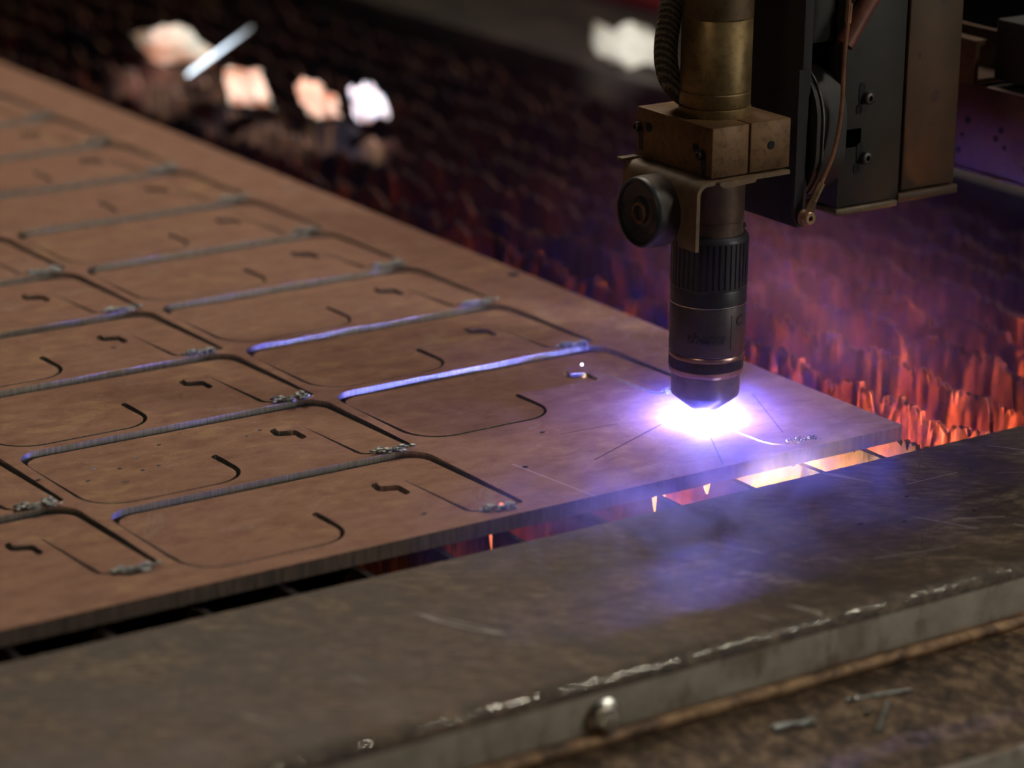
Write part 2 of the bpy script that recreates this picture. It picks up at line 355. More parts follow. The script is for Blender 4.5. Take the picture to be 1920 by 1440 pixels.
# slats
XS = [-5.451, -4.996, -4.532, -4.082, -3.68, -3.23, -2.831, -2.344, -1.894, -1.427, -.969, -.552, -.144, .323, .78, 1.235, 1.69, 2.145, 2.6, 3.05, 3.5]
def slat(x, det):
    ys = []; y = -1.2
    while y < 15: ys.append(y); y += (.016 if y < 5 else .05) if det else (.03 if y < 1.2 else .25)
    rows = (0, .03, .07, .12, .18, .26, .36, .5, .75) if det else (0, .06, .15, .3, .7)
    sd = x*7.3; th = .016; bm = bmesh.new(); F = []; Bk = []
    for y in ys:
        n1 = noise.noise((y*3.2, sd, 0)); n2 = noise.noise((y*14, sd, 3)); n3 = noise.noise((y*40, sd, 7))
        dip = max(0., n1*.16+.02)+abs(n2)**1.5*.20+abs(n3)**1.3*.16
        if det: top = -.108-dip*.8
        elif y < .5: top = -.084-max(0, n1*.04)-(.03 if y > .13 else 0)
        else: top = -.112-max(0, n1)*.1
        f = []; b = []
        for r in rows:
            z = top-r; k = .014*abs(noise.noise((y*16, z*4, sd)))+.022*max(0, noise.noise((y*6, z*2.2, sd+4)))+.006*noise.noise((y*50, z*14, sd))
            if r == 0: k *= .6
            f.append(bm.verts.new((x-th-k, y, z))); 
        b = [bm.verts.new((x+th, y, top)), bm.verts.new((x+th, y, top-.75))]
        F.append(f); Bk.append(b)
    for i in range(len(ys)-1):
        for j in range(len(rows)-1): bm.faces.new((F[i][j], F[i+1][j], F[i+1][j+1], F[i][j+1]))
        bm.faces.new((F[i][0], Bk[i][0], Bk[i+1][0], F[i+1][0])); bm.faces.new((Bk[i][0], Bk[i][1], Bk[i+1][1], Bk[i+1][0]))
    return bm
for i, x in enumerate(XS): obj('slat', slat(x, x > -.4), SLAT, table)

# hidden lamps added in the slat channels to imitate the warm glow from below
for i, (a, b) in enumerate(zip(XS, XS[1:])):
    m = (a+b)/2; d = abs(m-AX)
    if m < -3.6 or m > 2.2: continue
    if m < -1.43: e = {-1: 0}.get(0, 0) or 3.0*math.exp(-(-m-1.1)*1.75); col = (1, .30, .16)
    elif m < -.9: e = 16; col = (1, .62, .30)
    elif m < -.4: e = 8; col = (1, .50, .15)
    elif m < -.3: e = 4; col = (1, .42, .13)
    else: e = 3.2*math.exp(-(m+.3)*.55); col = (1, .23+.04*max(0, 1-m), .12)
    if m < -.3: point('under_plate_glow', W(m, .55, -.62), e*1.15, col, .008); continue
    for (dx_, z_, k_) in ((-.10, -.42, 1.), (.0, -.75, .8)):
        l = bpy.data.lights.new('channel_fill', 'SPOT'); l.energy = e*44*k_; l.color = col; l.spot_size = math.radians(62); l.spot_blend = 1; l.shadow_soft_size = .010
        o = bpy.data.objects.new('channel_fill', l); C.objects.link(o); o.location = W(m+dx_, -1.34, z_)
        o.rotation_euler = Vector((.16, 1, -.02 if z_ > -.5 else .10)).to_track_quat('-Z', 'Y').to_euler()

# ------------------------------------------------------------------ the plate with its nest of cuts
OUT = [(-.775, 1.205, .02), (-.775, 2.17, .15), (-2.585, 2.17, .15), (-2.585, 1.225, .22), (-1.70, 1.225, .20), (-1.70, 1.64, .012), (-1.165, 1.60, .04),
       (-1.165, 1.745, .02), (-1.25, 1.775, .008), (-1.235, 1.852, .02), (-1.105, 1.845, .02), (-1.088, 1.215, .06)]
PATH = fillet(OUT)
PARTP = inset(PATH, .029)
TH = .078
rows = []   # (column, dx, dy, phrase)
for k in range(0, 10): rows.append(('A', 0., float(k)))
for k in range(-1, 6): rows.append(('B', -1.869, float(k)))
for k in range(-1, 3): rows.append(('C', -3.742, k+.22))
holes = [[(x+dx, y+dy) for x, y in PATH] for c, dx, dy in rows]
def ribbon(pts, w0):
    L = []; R = []
    for i, p in enumerate(pts):
        p = Vector(p); t = (Vector(pts[min(i+1, len(pts)-1)])-Vector(pts[max(i-1, 0)])).normalized(); nn = Vector((-t.y, t.x))*w0/2
        L.append(tuple(p+nn)); R.append(tuple(p-nn))
    return L+R[::-1]
SLOT = [(-.93, .185), (-1.02, .20), (-1.065, .235), (-1.088, .30), (-1.10, .50), (-1.108, .742)]
holes.append(ribbon(SLOT, .020))
outer = fillet([(-8.6, .09, .02), (-.285, .09, .03), (-.285, 13.2, .03), (-8.6, 13.2, .03)])
plate = slab('steel_plate', outer, holes, -TH, 0, [PLATE, CUT], org=(-4, 6, -TH))
plate.data.materials.append(EDGE)
for p in plate.data.polygons:
    if p.material_index == 1:
        c = p.center; X = c.x/S-4; Y = c.y/S+6
        if Y < .12 or X > -.3: p.material_index = 2
tag(plate, 'large brown primed steel plate lying on the slats, cut into a nest of openings', 'steel plate')
# thin worn arris along the near edge and the corner
NAMES = ['first', 'second', 'third', 'fourth', 'fifth', 'sixth', 'seventh', 'eighth', 'ninth', 'tenth']
colname = {'A': "the row along the plate's far edge", 'B': 'the middle row of brackets', 'C': 'the row farthest from the torch'}
def crust(rng, c):
    bm = bmesh.new()
    for j in range(46):
        t = rng.random(); blob(bm, (c[0]-.10+.19*t+rng.gauss(0, .014), c[1]+.012*math.sin(t*9)-.03*t+rng.gauss(0, .018), .006+rng.random()*.022), rng.uniform(.006, .016), rng, 1, (1.4, 1, .7))
    return bm
rc = random.Random(11); meshes = {}
for idx, (c, dx, dy) in enumerate(rows):
    drop = -.016; sh = ((.014 if c == 'A' else .007)-.004*rc.random(), -.006-.003*rc.random()); tilt = -math.atan(.026/.95)*(.85+.3*rc.random())
    org = (-1.68+dx+sh[0], 1.7+dy+sh[1], drop-TH)
    if 'm' not in meshes:
        o = slab('steel_bracket', PARTP, [], -TH, 0, [PLATE, CUT], org=(-1.68, 1.7, -TH)); meshes['m'] = o.data; o.location = W(*org)
    else:
        o = bpy.data.objects.new('steel_bracket', meshes['m']); C.objects.link(o); o.location = W(*org)
    o.rotation_euler = (tilt, 0, 0)
    ks = [r for r in rows if r[0] == c]; n = ks.index((c, dx, dy))
    if c == 'A': lab = '%s cut brown hook-shaped bracket from the torch in %s' % (NAMES[n], colname[c])
    elif c == 'B': lab = '%s cut brown hook-shaped bracket from the near edge in %s' % (NAMES[n], colname[c])
    else: lab = '%s cut brown hook-shaped bracket from the near edge in %s' % (NAMES[n], colname[c])
    tag(o, lab, 'metal bracket', 'cut brackets nested in the steel plate')
    k = idx % 3
    if ('c', k) not in meshes:
        bm = crust(rc, (-.93, 1.20))
        for v in bm.verts: v.co = (v.co-Vector((-1.68, 1.7, -TH)))*S
        me = bpy.data.meshes.new('slag_crust'); bm.to_mesh(me); bm.free(); me.materials.append(SLAG); meshes[('c', k)] = me
    d = bpy.data.objects.new('slag_crust', meshes[('c', k)]); link(d, o); d['label'] = 'grey crumbly slag crust on the lead-in'
# crust at the start of the cut under way
bm = bmesh.new(); rng = random.Random(3)
for j in range(60):
    t = rng.random(); blob(bm, (-.98+.15*t+rng.gauss(0, .008), .205-.035*t+rng.gauss(0, .013), .004+rng.random()*.014), rng.uniform(.003, .011), rng, 1, (1, 1, .7))
obj('pierce_crust', bm, m_plain('shiny_spatter', (.5, .5, .55), .2, .9, .4, 500), plate, kind='stuff')
bm = bmesh.new()
for i in range(len(SLOT)-1):
    pass
hp = [(x, y, -.012) for x, y in SLOT[2:]]
kerf = obj('glowing_kerf', tube(spline(hp, 5), .0075, 8, lambda t: .35+.9*t), HOT, plate)
# small dark scale flakes lying about on the plate
rng = random.Random(21)
FL = [(-4.085, 1.683), (-4.0, 1.60), (-4.2, 1.75), (-3.9, 1.62), (-3.95, 1.78), (-4.3, 1.6), (-3.155, .319), (-2.352, .62), (-3.75, 1.9), (-4.5, 1.75), (-3.172, 3.543), (-1.97, 1.02), (-3.3, 1.78), (-.361, 3.617), (-4.15, 1.5), (-3.2, 1.83)]
for (x, y) in FL:
    bm = bmesh.new(); blob(bm, (x, y, .006), .011 if (x, y) != FL[13] else .03, rng, 1, (1.5, .8, .4))
    o = obj('scale_flake', bm, FLAKE, None, (x, y, 0))
    big = (x, y) == FL[13]
    tag(o, 'larger grey scale flake near the middle of the plate\'s far edge' if big else 'tiny dark scale flake lying loose on the brown plate', 'metal flake', None if big else 'tiny dark scale flakes on the plate')
# hot orange bead, and a glowing bead put in for a shiny glint
for (x, y, z, r, m, lab) in ((-.925-1.869, 1.19-1.0, .02, .011, MOLT, 'glowing orange bead on the slag crust nearest the plate edge'), (-1.113, 1.857, .008, .006, HOT, 'tiny glowing white bead standing in for a glint at the hook slot beside the torch')):
    bm = bmesh.new(); bmesh.ops.create_icosphere(bm, subdivisions=2, radius=r)
    for v in bm.verts: v.co += Vector((x, y, z))
    tag(obj('bright_bead', bm, m, None, (x, y, z)), lab, 'molten bead')
# molten drips hanging into the gap under the plate edge
for (x, y, z0, z1, r) in ((-2.915, .10, -.085, -.16, .007), (-1.93, .10, -.085, -.17, .014), (-1.60, .10, -.085, -.13, .02), (-1.87, .10, -.085, -.12, .01)):
    o = obj('molten_drip', tube([(x, y, z0+.01), (x+.003, y, (z0+z1)/2), (x+.006, y, z1)], r, 7, lambda t: 1-.75*t), MOLT if x < -2.5 else GLOWY, None, (x, y, z1))
    tag(o, {-2.915: 'thin orange molten drip hanging alone left of the smoke', -1.93: 'long yellow molten drip under the plate edge behind the smoke', -1.60: 'fat yellow molten drip under the plate edge nearest the torch', -1.87: 'short yellow molten drip beside the long one under the plate edge'}[x], 'molten drip')
tag(obj('plasma_arc', lathe([(.003, .002), (.006, .012), (.006, .035), (.008, .060)], (AX, AY, 0), segs=16), PLASMA, None, (AX, AY, 0)), 'blinding white plasma arc between the nozzle tip and the plate', 'plasma arc')

# ------------------------------------------------------------------ torch
T = thing('plasma_torch', (AX, AY, .04), 'upright round plasma torch with black fluted cap, cutting beside the arc', 'plasma torch')
o_ = (AX, AY, 0)
nz = obj('nozzle', lathe([(.03, .072), (.062, .066), (.080, .070), (.178, .150), (.181, .16), (.181, .272)], o_, segs=96), NOZ, T)
obj('shield_ring', lathe([(.181, .268), (.194, .280), (.1975, .290), (.1975, .305), (.192, .309)], o_, segs=96), COPPER, T)
obj('knurled_ring', lathe([(.192, .305), (.196, .309), (.196, .358), (.192, .362)], o_, segs=288, fn=lambda a, h: 1+.010*(1 if int(round(a/(2*math.pi)*288)) % 2 else -1)), SHELL, T)
obj('collar_ring', lathe([(.192, .358), (.1995, .366), (.2005, .378), (.196, .388)], o_, segs=96), COPPER, T)
sh = obj('torch_shell', lathe([(.190, .384), (.197, .392), (.1995, .40), (.1995, .650), (.197, .656)], o_, segs=96), SHELL, T)
obj('bright_band', lathe([(.197, .654), (.2025, .658), (.2025, .664), (.197, .668)], o_, segs=96), LINE, T)
obj('black_cap', lathe([(.19, .664), (.2015, .668), (.2015, .74), (.199, .748)], o_, segs=96), BLACK, T)
def flute(a, h):
    t = (a*40/(2*math.pi)) % 1; return 1-.030*(1 if .18 < t < .55 else 0) if .76 < h < 1.0 else 1
obj('fluted_grip', lathe([(.195, .744), (.2025, .75), (.2025, .759), (.2025, .762), (.2025, .995), (.2025, 1.0), (.2025, 1.012), (.19, 1.032), (.175, 1.035)], o_, segs=400, fn=flute), BLACK, T)
obj('lower_sleeve', lathe([(.172, 1.02), (.1735, 1.10), (.170, 1.103), (.170, 1.107), (.1735, 1.11), (.1735, 1.42)], o_, segs=96), SLEEVE, T)
a = math.radians(-50); obj('vent_hole', lathe([(.017, -.004), (.017, .003)], (AX+.172*math.cos(a), AY+.172*math.sin(a), 1.075), axis='y', segs=16), HOLE, T)
obj('upper_barrel', lathe([(.176, 1.62), (.187, 1.64), (.187, 1.70), (.182, 1.703), (.178, 1.706), (.182, 1.709), (.1835, 1.712), (.1835, 1.778), (.179, 1.782), (.179, 1.786), (.1825, 1.79), (.1825, 2.155), (.179, 2.16)], o_, segs=96), BRASS, T)
obj('top_barrel', lathe([(.179, 2.158), (.184, 2.165), (.184, 3.3)], o_, segs=96), DBRASS, T)
# lettering on the shell
def wrap_text(txt, size, a0, zc, mat, name, shear=.25, r=.2, thick=.0025):
    cu = bpy.data.curves.new('t', 'FONT'); cu.body = txt; cu.size = size; cu.shear = shear; cu.align_x = 'CENTER'; cu.offset = .003
    cu.resolution_u = 3
    t = bpy.data.objects.new('t', cu); C.objects.link(t); dg = bpy.context.evaluated_depsgraph_get(); me = bpy.data.meshes.new_from_object(t.evaluated_get(dg)); bpy.data.objects.remove(t)
    bm = bmesh.new(); bm.from_mesh(me); bmesh.ops.triangulate(bm, faces=bm.faces)
    bmesh.ops.subdivide_edges(bm, edges=[e for e in bm.edges if e.calc_length() > .012], cuts=2)
    for v in bm.verts:
        an = a0+v.co.x/r; rr = r+thick; v.co = Vector((AX+rr*math.cos(an), AY+rr*math.sin(an), zc+v.co.y))
    return obj(name, bm, mat, sh, smooth=False)
tc = -2.176+math.pi*0   # direction facing the camera
tc = math.atan2(cy-AY, cx-AX)
wrap_text('therm', .085, tc-.03, .475, MARK, 'lettering')
wrap_text('C', .075, tc+.98, .56, MARK, 'round_mark', 0)
obj('seam', box((AX+.1990*math.cos(tc+.68)-.002, AY+.1990*math.sin(tc+.68)-.002, .43), (AX+.1990*math.cos(tc+.68)+.002, AY+.1990*math.sin(tc+.68)+.002, .62)), MARK, sh)

# ------------------------------------------------------------------ torch holder
H = thing('torch_holder', (-1.1, .77, 1.0), 'bronze clamp block and bent tan bracket gripping the torch', 'tool holder')
cb = obj('clamp_block', box((-1.355, .452, 1.398), (-1.120, 1.085, 1.657), .006), BRONZE, H)
obj('clamp_half', box((-1.108, .452, 1.398), (-.848, 1.085, 1.657), .006), BRONZE, H)
obj('clamp_core', box((-1.14, .47, 1.42), (-1.09, 1.07, 1.65)), HOLE, H)
for (y, z, r) in ((.98, 1.565, .024), (.585, 1.535, .024)): obj('screw_hole', lathe([(r, -.002), (r, .004)], (-1.357, y, z), axis='x', segs=20), HOLE, H)
obj('screw_hole', lathe([(.022, -.002), (.022, .004)], (-.975, .450, 1.53), axis='y', segs=20), HOLE, H)
for (y, z) in ((1.06, 1.555), (.53, 1.51)):
    o = obj('socket_screw', lathe([(.026, 0), (.026, -.028), (.022, -.032), (.012, -.032), (.012, -.02)], (-1.357, y, z), axis='x', segs=24), SCREW, H)
    obj('drip_stain', prism(fillet([(y-.03, z+.02, .01), (y-.03, z-.12, .02), (y-.005, z-.13, .01), (y+.012, z-.02, .01)]), -1.3585, -1.3555, 'x'), MARK, H)
# bent bracket: flange under the block, bend, leg with cut-away
FX, FZ, FR, FT = -1.46, 1.39, .07, .022
def bracket():
    bm = bmesh.new()
    # profile in x-z: flange -> bend -> leg
    P = [(-.86, FZ)]+[(FX+FR-FR*math.sin(t), FZ-FR+FR*math.cos(t)) for t in [i*math.pi/2/8 for i in range(9)]]
    zs = [1.30, 1.24, 1.16, 1.08, 1.035]; P += [(FX, z) for z in zs]
    def span(x, z):
        if z > 1.22: return .43, 1.055
        t = min(1, (1.22-z)/.05); return .43+.05*(1 if z < 1.2 else 0)*0, 1.055-(1.055-.62+.02*0)*t if z > 1.17 else .60-.03*(1.17-z)/.14
    Nn = len(P); A = []; B = []
    for i, (x, z) in enumerate(P):
        t = Vector(P[min(i+1, Nn-1)])-Vector(P[max(i-1, 0)]); t.normalize(); nn = Vector((t.y, -t.x)) if True else 0
        y0, y1 = span(x, z); inn = Vector((x, z))+Vector((-t.y, t.x))*FT
        A.append((bm.verts.new((x, y0, z)), bm.verts.new((x, y1, z)))); B.append((bm.verts.new((inn.x, y0, inn.y)), bm.verts.new((inn.x, y1, inn.y))))
    for i in range(Nn-1):
        bm.faces.new((A[i][0], A[i][1], A[i+1][1], A[i+1][0])); bm.faces.new((B[i][0], B[i+1][0], B[i+1][1], B[i][1]))
        bm.faces.new((A[i][0], A[i+1][0], B[i+1][0], B[i][0])); bm.faces.new((A[i][1], B[i][1], B[i+1][1], A[i+1][1]))
    bm.faces.new((A[0][0], B[0][0], B[0][1], A[0][1])); bm.faces.new((A[-1][0], A[-1][1], B[-1][1], B[-1][0])); return bm
obj('angle_bracket', bracket(), BRKT, H)
obj('front_tab', prism(fillet([(-1.36, 1.388, .01), (-1.30, 1.352, .03), (-1.10, 1.362, .01), (-1.10, 1.388, .005)]), .405, .452, 'y'), BRKT, H)
obj('rear_tab', box((-1.47, 1.05, 1.385), (-1.36, 1.10, 1.40), .003), BRKT, H)
wo = (-1.60, .742, 1.193)
wh = obj('round_knob', lathe([(.02, .145), (.165, .145), (.178, .135), (.184, .12), (.186, .03), (.182, .012), (.176, .004), (.168, .0), (.160, .004), (.156, .018), (.085, .034), (.080, .03), (.06, .026)], wo, axis='x', segs=72), RUB, H)
obj('knob_shell', lathe([(.1868, .035), (.1875, .045), (.1875, .13), (.186, .14)], wo, axis='x', segs=72, cap=False), m_plain('dusty_shell', (.05, .036, .024), .6, .1, .4), wh)
obj('hub', lathe([(.058, .03), (.058, .012), (.050, .006), (.040, .008), (.036, .05), (.02, .055)], wo, axis='x', segs=40), BRONZE, wh)
obj('hub_hole', lathe([(.016, .052), (.016, .058)], (wo[0]-.006, wo[1]-.012, wo[2]+.004), axis='x', segs=20), HOLE, wh)
rng = random.Random(8); bm = bmesh.new()
for j in range(22):
    t = rng.uniform(3.6, 6.9); rr = rng.uniform(.10, .165); blob(bm, (wo[0]+.012, wo[1]+rr*math.cos(t), wo[2]+rr*math.sin(t)), rng.uniform(.002, .006), rng, 1)
obj('grease_crumbs', bm, SCREW, wh, kind='stuff')

# braided cable sleeve behind the barrel
pts = spline([(-1.285, .93, 2.9), (-1.30, .93, 2.35), (-1.325, .93, 2.15), (-1.345, .93, 1.97), (-1.32, .93, 1.84), (-1.24, .93, 1.73), (-1.17, .93, 1.66)], 10)
pts = [(p.x+.045, p.y, p.z) for p in pts]
tag(obj('braided_hose', tube(pts, .062, 16, lambda t: 1 if t < .75 else 1-.5*(t-.75)/.25), BRAID, None, (-1.2, .93, 1.66)), 'grey-brown braided hose bulging behind the brass barrel of the torch', 'hose')

# ------------------------------------------------------------------ carriage
K = thing('tool_carriage', (0, 1, 1.0), 'dark machine carriage with tan spotted column holding the torch head', 'machine')
obj('base_plate', box((-.665, .592, 1.018), (-.605, 1.30, 2.3), .006), VDARK, K)
obj('front_strip', prism([(-.70, 1.86), (-.70, 1.10), (-.665, 1.03), (-.64, 1.03), (-.63, 1.86)], .575, .60, 'y'), VDARK, K)
def rsl(y0, y1, z0, z1, rt, rb): return fillet([(y0, z0, rb), (y1, z0, .02), (y1, z1, .02), (y0, z1, rt)], 12)
obj('rounded_housing', prism(rsl(.55, 1.3, 1.12, 1.87, .30, .30), -.56, -.385, 'x', .004), DARK, K)
obj('housing_rim', prism(rsl(.535, 1.3, 1.10, 1.90, .32, .32), -.600, -.575, 'x', .003), DARK, K)
obj('housing_band', prism(rsl(.525, 1.3, 1.09, 1.905, .33, .33), -.566, -.558, 'x', .001), m_plain('worn_rim', (.07, .065, .055), .45, .4), K)
obj('rear_housing', prism(rsl(.60, 1.3, 1.07, 1.84, .34, .34), -.46, -.24, 'x', .004), m_plain('brown_housing', (.035, .022, .013), .55, .1), K)
obj('housing_spacer', box((-.63, .70, 1.2), (-.5, 1.2, 1.8)), VDARK, K)
gp = obj('olive_plate', box((-.387, .60, 1.085), (.045, 1.10, 3.0), .008), GREEN, K)
obj('plate_foot', box((-.395, .59, 1.045), (.035, 1.11, 1.080), .006), m_plain('foot_trim', (.11, .075, .04), .5, .2), K)
obj('tan_column', box((.065, .60, 1.12), (.445, 1.25, 3.0), .012), TAN, K)
obj('column_foot', box((.035, .585, 1.062), (.462, 1.26, 1.112), .006), TAN, K)
for (x, z) in ((-.213, 1.663), (-.211, 1.341)):
    o = obj('socket_screw', lathe([(.034, 0), (.034, -.03), (.028, -.034), (.014, -.034), (.014, -.02)], (x, .60, z), axis='y', segs=28), SCREW, K)
    obj('slot', prism(fillet([(x-.055, z-.03, .02), (x-.015, z-.03, .02), (x-.015, z+.085, .02), (x-.055, z+.085, .02)]), .596, .601, 'y'), HOLE, K)
    obj('slot', prism(fillet([(x-.07, z-.085, .02), (x-.03, z-.085, .02), (x-.03, z-.03, .02), (x-.07, z-.03, .02)]), .596, .601, 'y'), HOLE, K)
bo = (-.662, .535, 1.092)
gb = obj('ground_bolt', lathe([(.045, .0), (.045, -.012), (.036, -.016), (.036, -.05), (.030, -.055), (.014, -.055), (.014, -.035)], bo, axis='y', segs=28), m_plain('bolt_brown', (.26, .16, .09), .4, .5), K)
# upper block with strap
ub = obj('upper_block', box((-.60, .655, 1.975), (-.40, 1.06, 2.5), .006), DARK, K)
obj('socket_screw', lathe([(.030, 0), (.030, -.022), (.024, -.026), (.012, -.026), (.012, -.01)], (-.60, .892, 2.03), axis='x', segs=24), SCREW, K)
obj('screw_hole', lathe([(.030, -.002), (.030, .003)], (-.601, .897, 2.108), axis='x', segs=24), HOLE, K)
obj('orange_label', box((-.606, .648, 2.128), (-.60, .852, 2.19)), ORG, K)
obj('block_strap', tube(spline([(-.66, 1.14, 1.935), (-.63, 1.05, 1.96), (-.62, .9, 1.95), (-.61, .655, 1.952)], 6), .022, 10), m_plain('grey_strap', (.16, .135, .10), .5, .2), K)
obj('head_cap', box((-.60, .66, 2.24), (-.1, 1.3, 3.0), .01), VDARK, K)
# link arm
obj('link_arm', tube([(-.42, .56, 1.97), (-.20, .56, 2.28), (.0, .56, 2.56)], .05, 12), m_plain('red_brown_arm', (.12, .04, .025), .5, .2), K)
# ground wire
wp = spline([(-.453, .50, 2.40), (-.456, .50, 2.11), (-.469, .5, 1.914), (-.471, .5, 1.662), (-.505, .5, 1.44), (-.585, .5, 1.265)], 8)
gw = thing('ground_wire', (-.6, .5, 1.1), 'thin brown ground wire running down beside the rounded housing to a bolt', 'cable')
obj('wire', tube(wp, .011, 8), WIRE, gw)
obj('lug_barrel', tube([(-.583, .5, 1.27), (-.622, .515, 1.175)], .020, 10), LUG, gw)
obj('lug_tongue', tube([(-.622, .515, 1.18), (-.655, .53, 1.08)], .026, 8, lambda t: .8+.5*t), m_plain('bare_strands', (.16, .10, .06), .4, .6), gw)
obj('wire_sleeve', tube([(-.450, .50, 2.20), (-.456, .5, 2.10)], .017, 8), m_plain('brown_sleeve', (.20, .09, .04), .6), gw)

# ------------------------------------------------------------------ gantry beam at the far right
G = thing('gantry_beam', (1.2, 0, 1.0), 'dark gantry beam with drilled purple-lit side panel behind the tan column', 'beam')
obj('side_panel', box((1.0, .40, 1.03), (1.05, 3.5, 1.52), .008), PURP, G)
obj('bottom_flange', box((.985, .40, 1.015), (1.25, 3.5, 1.032), .004), PURP, G)
for (y, z, r) in ((1.10, 1.306, .022), (.831, 1.297, .018), (.869, 1.243, .018), (.796, 1.203, .015), (1.163, 1.123, .018), (1.14, 1.215, .013)):
    obj('panel_hole', lathe([(r, -.002), (r, .004)], (.999, y, z), axis='x', segs=20), HOLE, G)
ch = prism([(.93, 1.53), (1.28, 1.53), (1.28, 1.78), (1.24, 1.78), (1.24, 1.56), (.96, 1.56), (.96, 1.75), (1.02, 1.75), (1.02, 1.78), (.93, 1.78)], 1.0, 3.4, 'y', .003)
obj('cable_channel', ch, m_plain('channel_steel', (.10, .06, .04), .45, .4), G)
obj('beam_box', box((1.06, .40, 1.56), (2.2, .98, 1.9), .01), VDARK, G)
obj('beam_body', box((1.05, .40, 1.1), (2.2, 3.5, 1.52), .01), VDARK, G)
obj('beam_plate', box((.9, 1.3, 1.80), (1.0, 3.4, 3.0), .01), DARK, G)
obj('socket_screw', lathe([(.03, 0), (.03, -.02), (.014, -.022), (.014, -.01)], (.9, 1.42, 2.0), axis='x', segs=20), SCREW, G)

# red guide rail far behind
tag(obj('guide_rail', box((6.3, 4, -.20), (6.5, 26, .08), .03), REDR, None, (6.4, 10, -.2)), 'blurred red guide rail far behind the torch', 'rail')
tag(obj('rail_pedestal', box((6.2, 3.9, -6.25), (6.6, 26, -.205), .03), VDARK, None, (6.4, 10, -6.25)), 'dark pedestal wall under the far red guide rail', 'support')

# ------------------------------------------------------------------ pale sheets put in for the blurred bright spots on the far slats
def highlight(name, x, y, z, L, Wd, ang, mat, label, seed):
    rng = random.Random(seed); bm = bmesh.new(); nx, ny = 10, 6; V = []; sg = -1; TALL = .06 if Wd < .1 else .32
    for i in range(nx):
        for j in range(ny):
            u = (i/(nx-1)-.5)*L; v = (j/(ny-1)-.5)*Wd; e = (1-.55*abs(2*j/(ny-1)-1)*rng.random())
            h = .10*noise.noise((u*3+seed, v*5, seed))+.05*rng.random()+TALL*(v/Wd+.5)
            vv = v*.45; V.append(bm.verts.new((x+u*e*math.cos(ang)-vv*math.sin(ang)*sg, y+u*e*math.sin(ang)+vv*math.cos(ang)*sg, z+.05+h)))
    fs = [bm.faces.new((V[i*ny+j], V[(i+1)*ny+j], V[(i+1)*ny+j+1], V[i*ny+j+1])) for i in range(nx-1) for j in range(ny-1)]
    bmesh.ops.solidify(bm, geom=fs, thickness=.02)
    return tag(obj(name, bm, mat, None, (x, y, z)), label, 'scrap')
highlight('bright_spot_sheet', .84, 10.3, -.07, .78, .58, -1.08, FOIL, 'blurred pale crumpled offcut farthest back on the slats', 1)
highlight('bright_spot_sheet', .56, 8.6, -.07, .42, .44, -1.08, FOIL, 'blurred cream offcut in the middle of the bright row', 2)
highlight('bright_spot_sheet', .82, 7.97, -.07, .36, .46, -1.08, FOIL, 'blurred cream ragged offcut beside the brightest one', 3)
highlight('bright_spot_sheet', 1.05, 7.62, -.07, .30, .52, -1.08, SPOT_BLUE, 'brightest blue-white offcut at the near end of the bright row', 4)
tag(obj('bright_streak_strip', prism([(-.04, 0), (.04, 0), (.04, .012), (-.04, .012)], 0, 1, 'y'), SPOT_BLUE, None, (0, 0, 0)), 'narrow blue-white streak shape leaning on the farthest pale offcut', 'scrap')
q = bpy.data.objects['bright_streak_strip']
for v, c in zip(q.data.vertices, [v.co.copy() for v in q.data.vertices]):
    f = c.y/S; v.co = Vector((c.x*.6+(.42*f)*S, (-.25*f)*S+c.z*3, (.02+.36*f)*S+c.x*.5))
q.location = W(.80, 9.95, -.0)
highlight('bright_spot_sheet', 3.98, 8.3, -.02, .66, .32, -1.08, FOIL, 'lone pale offcut on the far rail left of the torch', 6)
# small debris on the lower ledge
rng = random.Random(4)
for (a, b, r, lab) in (((-2.82, -1.93), (-2.62, -1.97), .02, 'small grey crumpled chip on the rusty lower ledge below the bolt line'), ((-2.2, -1.98), (-2.45, -2.2), .012, 'thin straight grey sliver on the rusty lower ledge'),
                       ((-2.34, -1.86), (-2.02, -1.93), .009, 'fine dark wire scrap beside the rim face on the lower ledge')):
    n = 7; pts = [(a[0]+(b[0]-a[0])*t/n, a[1]+(b[1]-a[1])*t/n+rng.gauss(0, r*.3), -.358+r*.6+abs(rng.gauss(0, r*.2))) for t in range(n+1)]
    tag(obj('metal_sliver', tube(pts, r, 6, lambda t: .5+.5*rng.random()), SLAG, None, (a[0], a[1], -.36)), lab, 'metal scrap')
for (x, y) in ((-2.30, -1.88), (-2.36, -2.02)):
    bm = bmesh.new(); blob(bm, (x, y, -.342), .016, rng, 2); tag(obj('steel_bead', bm, BOLT, None, (x, y, -.36)), 'tiny bright bead beside the dark wire scrap on the lower ledge' if y > -2 else 'tiny bright bead next to the thin straight sliver', 'metal bead')
# dark crumbs on the rim
for (x, y) in ((-1.35, -.79), (-.9, -.62), (-.35, -.5), (-1.15, -.88), (-.75, -.95), (-.15, -.45), (-.05, -1.05)):
    bm = bmesh.new(); blob(bm, (x, y, LZ+.004), .011, rng, 1, (1.5, .8, .5)); tag(obj('slag_crumb', bm, FLAKE, None, (x, y, LZ)), 'tiny black slag crumb on the brown steel rim', 'slag crumb', 'tiny black crumbs on the rim')

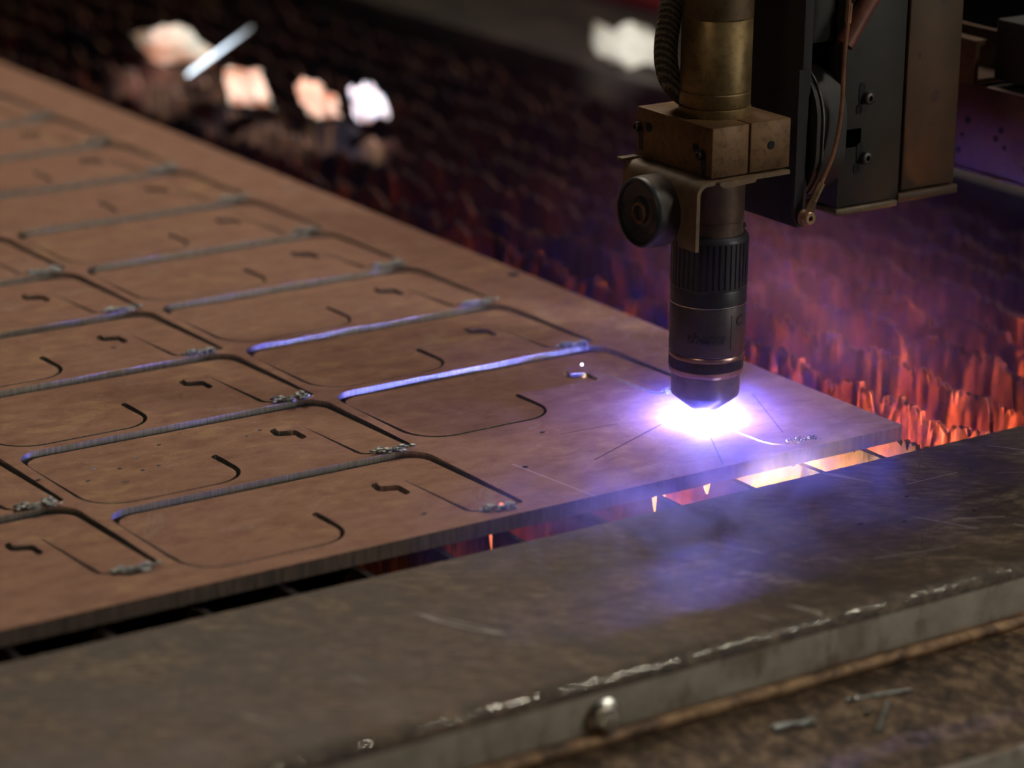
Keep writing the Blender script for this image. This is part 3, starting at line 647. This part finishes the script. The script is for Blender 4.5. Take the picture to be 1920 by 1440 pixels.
# ------------------------------------------------------------------ fume
def fume(name, lo, hi, build, label):
    m = bpy.data.materials.new(name); m.use_nodes = True; t = m.node_tree
    for n in list(t.nodes): t.nodes.remove(n)
    out = t.nodes.new('ShaderNodeOutputMaterial'); v = t.nodes.new('ShaderNodeVolumeScatter'); v.inputs['Color'].default_value = (.34, .38, 1, 1); v.inputs['Anisotropy'].default_value = .0
    t.links.new(v.outputs[0], out.inputs['Volume']); t.links.new(build(t), v.inputs['Density'])
    o = obj(name, box(lo, hi), m, None, ((lo[0]+hi[0])/2, (lo[1]+hi[1])/2, lo[2]), smooth=False); return tag(o, label, 'smoke', kind='stuff')
def dens(t):
    L = t.links.new
    g = t.nodes.new('ShaderNodeNewGeometry')
    def gauss(c, s, amp):
        a = t.nodes.new('ShaderNodeVectorMath'); a.operation = 'SUBTRACT'; L(g.outputs['Position'], a.inputs[0]); a.inputs[1].default_value = W(*c)
        b = t.nodes.new('ShaderNodeVectorMath'); b.operation = 'DIVIDE'; L(a.outputs[0], b.inputs[0]); b.inputs[1].default_value = (s[0]*S, s[1]*S, s[2]*S)
        d = t.nodes.new('ShaderNodeVectorMath'); d.operation = 'DOT_PRODUCT'; L(b.outputs[0], d.inputs[0]); L(b.outputs[0], d.inputs[1])
        e = t.nodes.new('ShaderNodeMath'); e.operation = 'MULTIPLY'; L(d.outputs['Value'], e.inputs[0]); e.inputs[1].default_value = -1
        f = t.nodes.new('ShaderNodeMath'); f.operation = 'EXPONENT'; L(e.outputs[0], f.inputs[0])
        h = t.nodes.new('ShaderNodeMath'); h.operation = 'MULTIPLY'; L(f.outputs[0], h.inputs[0]); h.inputs[1].default_value = amp; return h.outputs[0]
    nz = t.nodes.new('ShaderNodeTexNoise'); nz.inputs['Scale'].default_value = 17; nz.inputs['Detail'].default_value = 4; nz.inputs['Roughness'].default_value = .6; nz.inputs['Distortion'].default_value = .8
    L(g.outputs['Position'], nz.inputs['Vector'])
    mr = t.nodes.new('ShaderNodeMapRange'); mr.inputs['From Min'].default_value = .42; mr.inputs['From Max'].default_value = .72; L(nz.outputs['Fac'], mr.inputs['Value'])
    def op(o, a, b):
        x = t.nodes.new('ShaderNodeMath'); x.operation = o
        for i, v in enumerate((a, b)):
            if hasattr(v, 'is_linked'): L(v, x.inputs[i])
            else: x.inputs[i].default_value = v
        return x.outputs[0]
    plume = op('ADD', gauss((-1.95, -.42, .02), (.80, .42, .17), 34.), gauss((-2.1, -.10, .02), (.60, .30, .10), 20.))
    plume = op('MULTIPLY', plume, mr.outputs[0])
    back = op('MULTIPLY', gauss((.1, 1.5, .35), (1.1, 1.2, .5), .5), op('ADD', mr.outputs[0], .3))
    halo = op('ADD', gauss((AX, AY, .05), (.26, .26, .13), 3.5), gauss((AX-.13, AY-.19, .20), (.20, .20, .10), 5.))  # denser fume put round the arc to imitate its glare
    return op('ADD', op('ADD', plume, back), op('ADD', halo, .01))
fume('fume', (-3.6, -1.45, -.055), (2.9, 5.5, 1.6), dens, 'thin violet fume drifting over the rim and behind the torch')
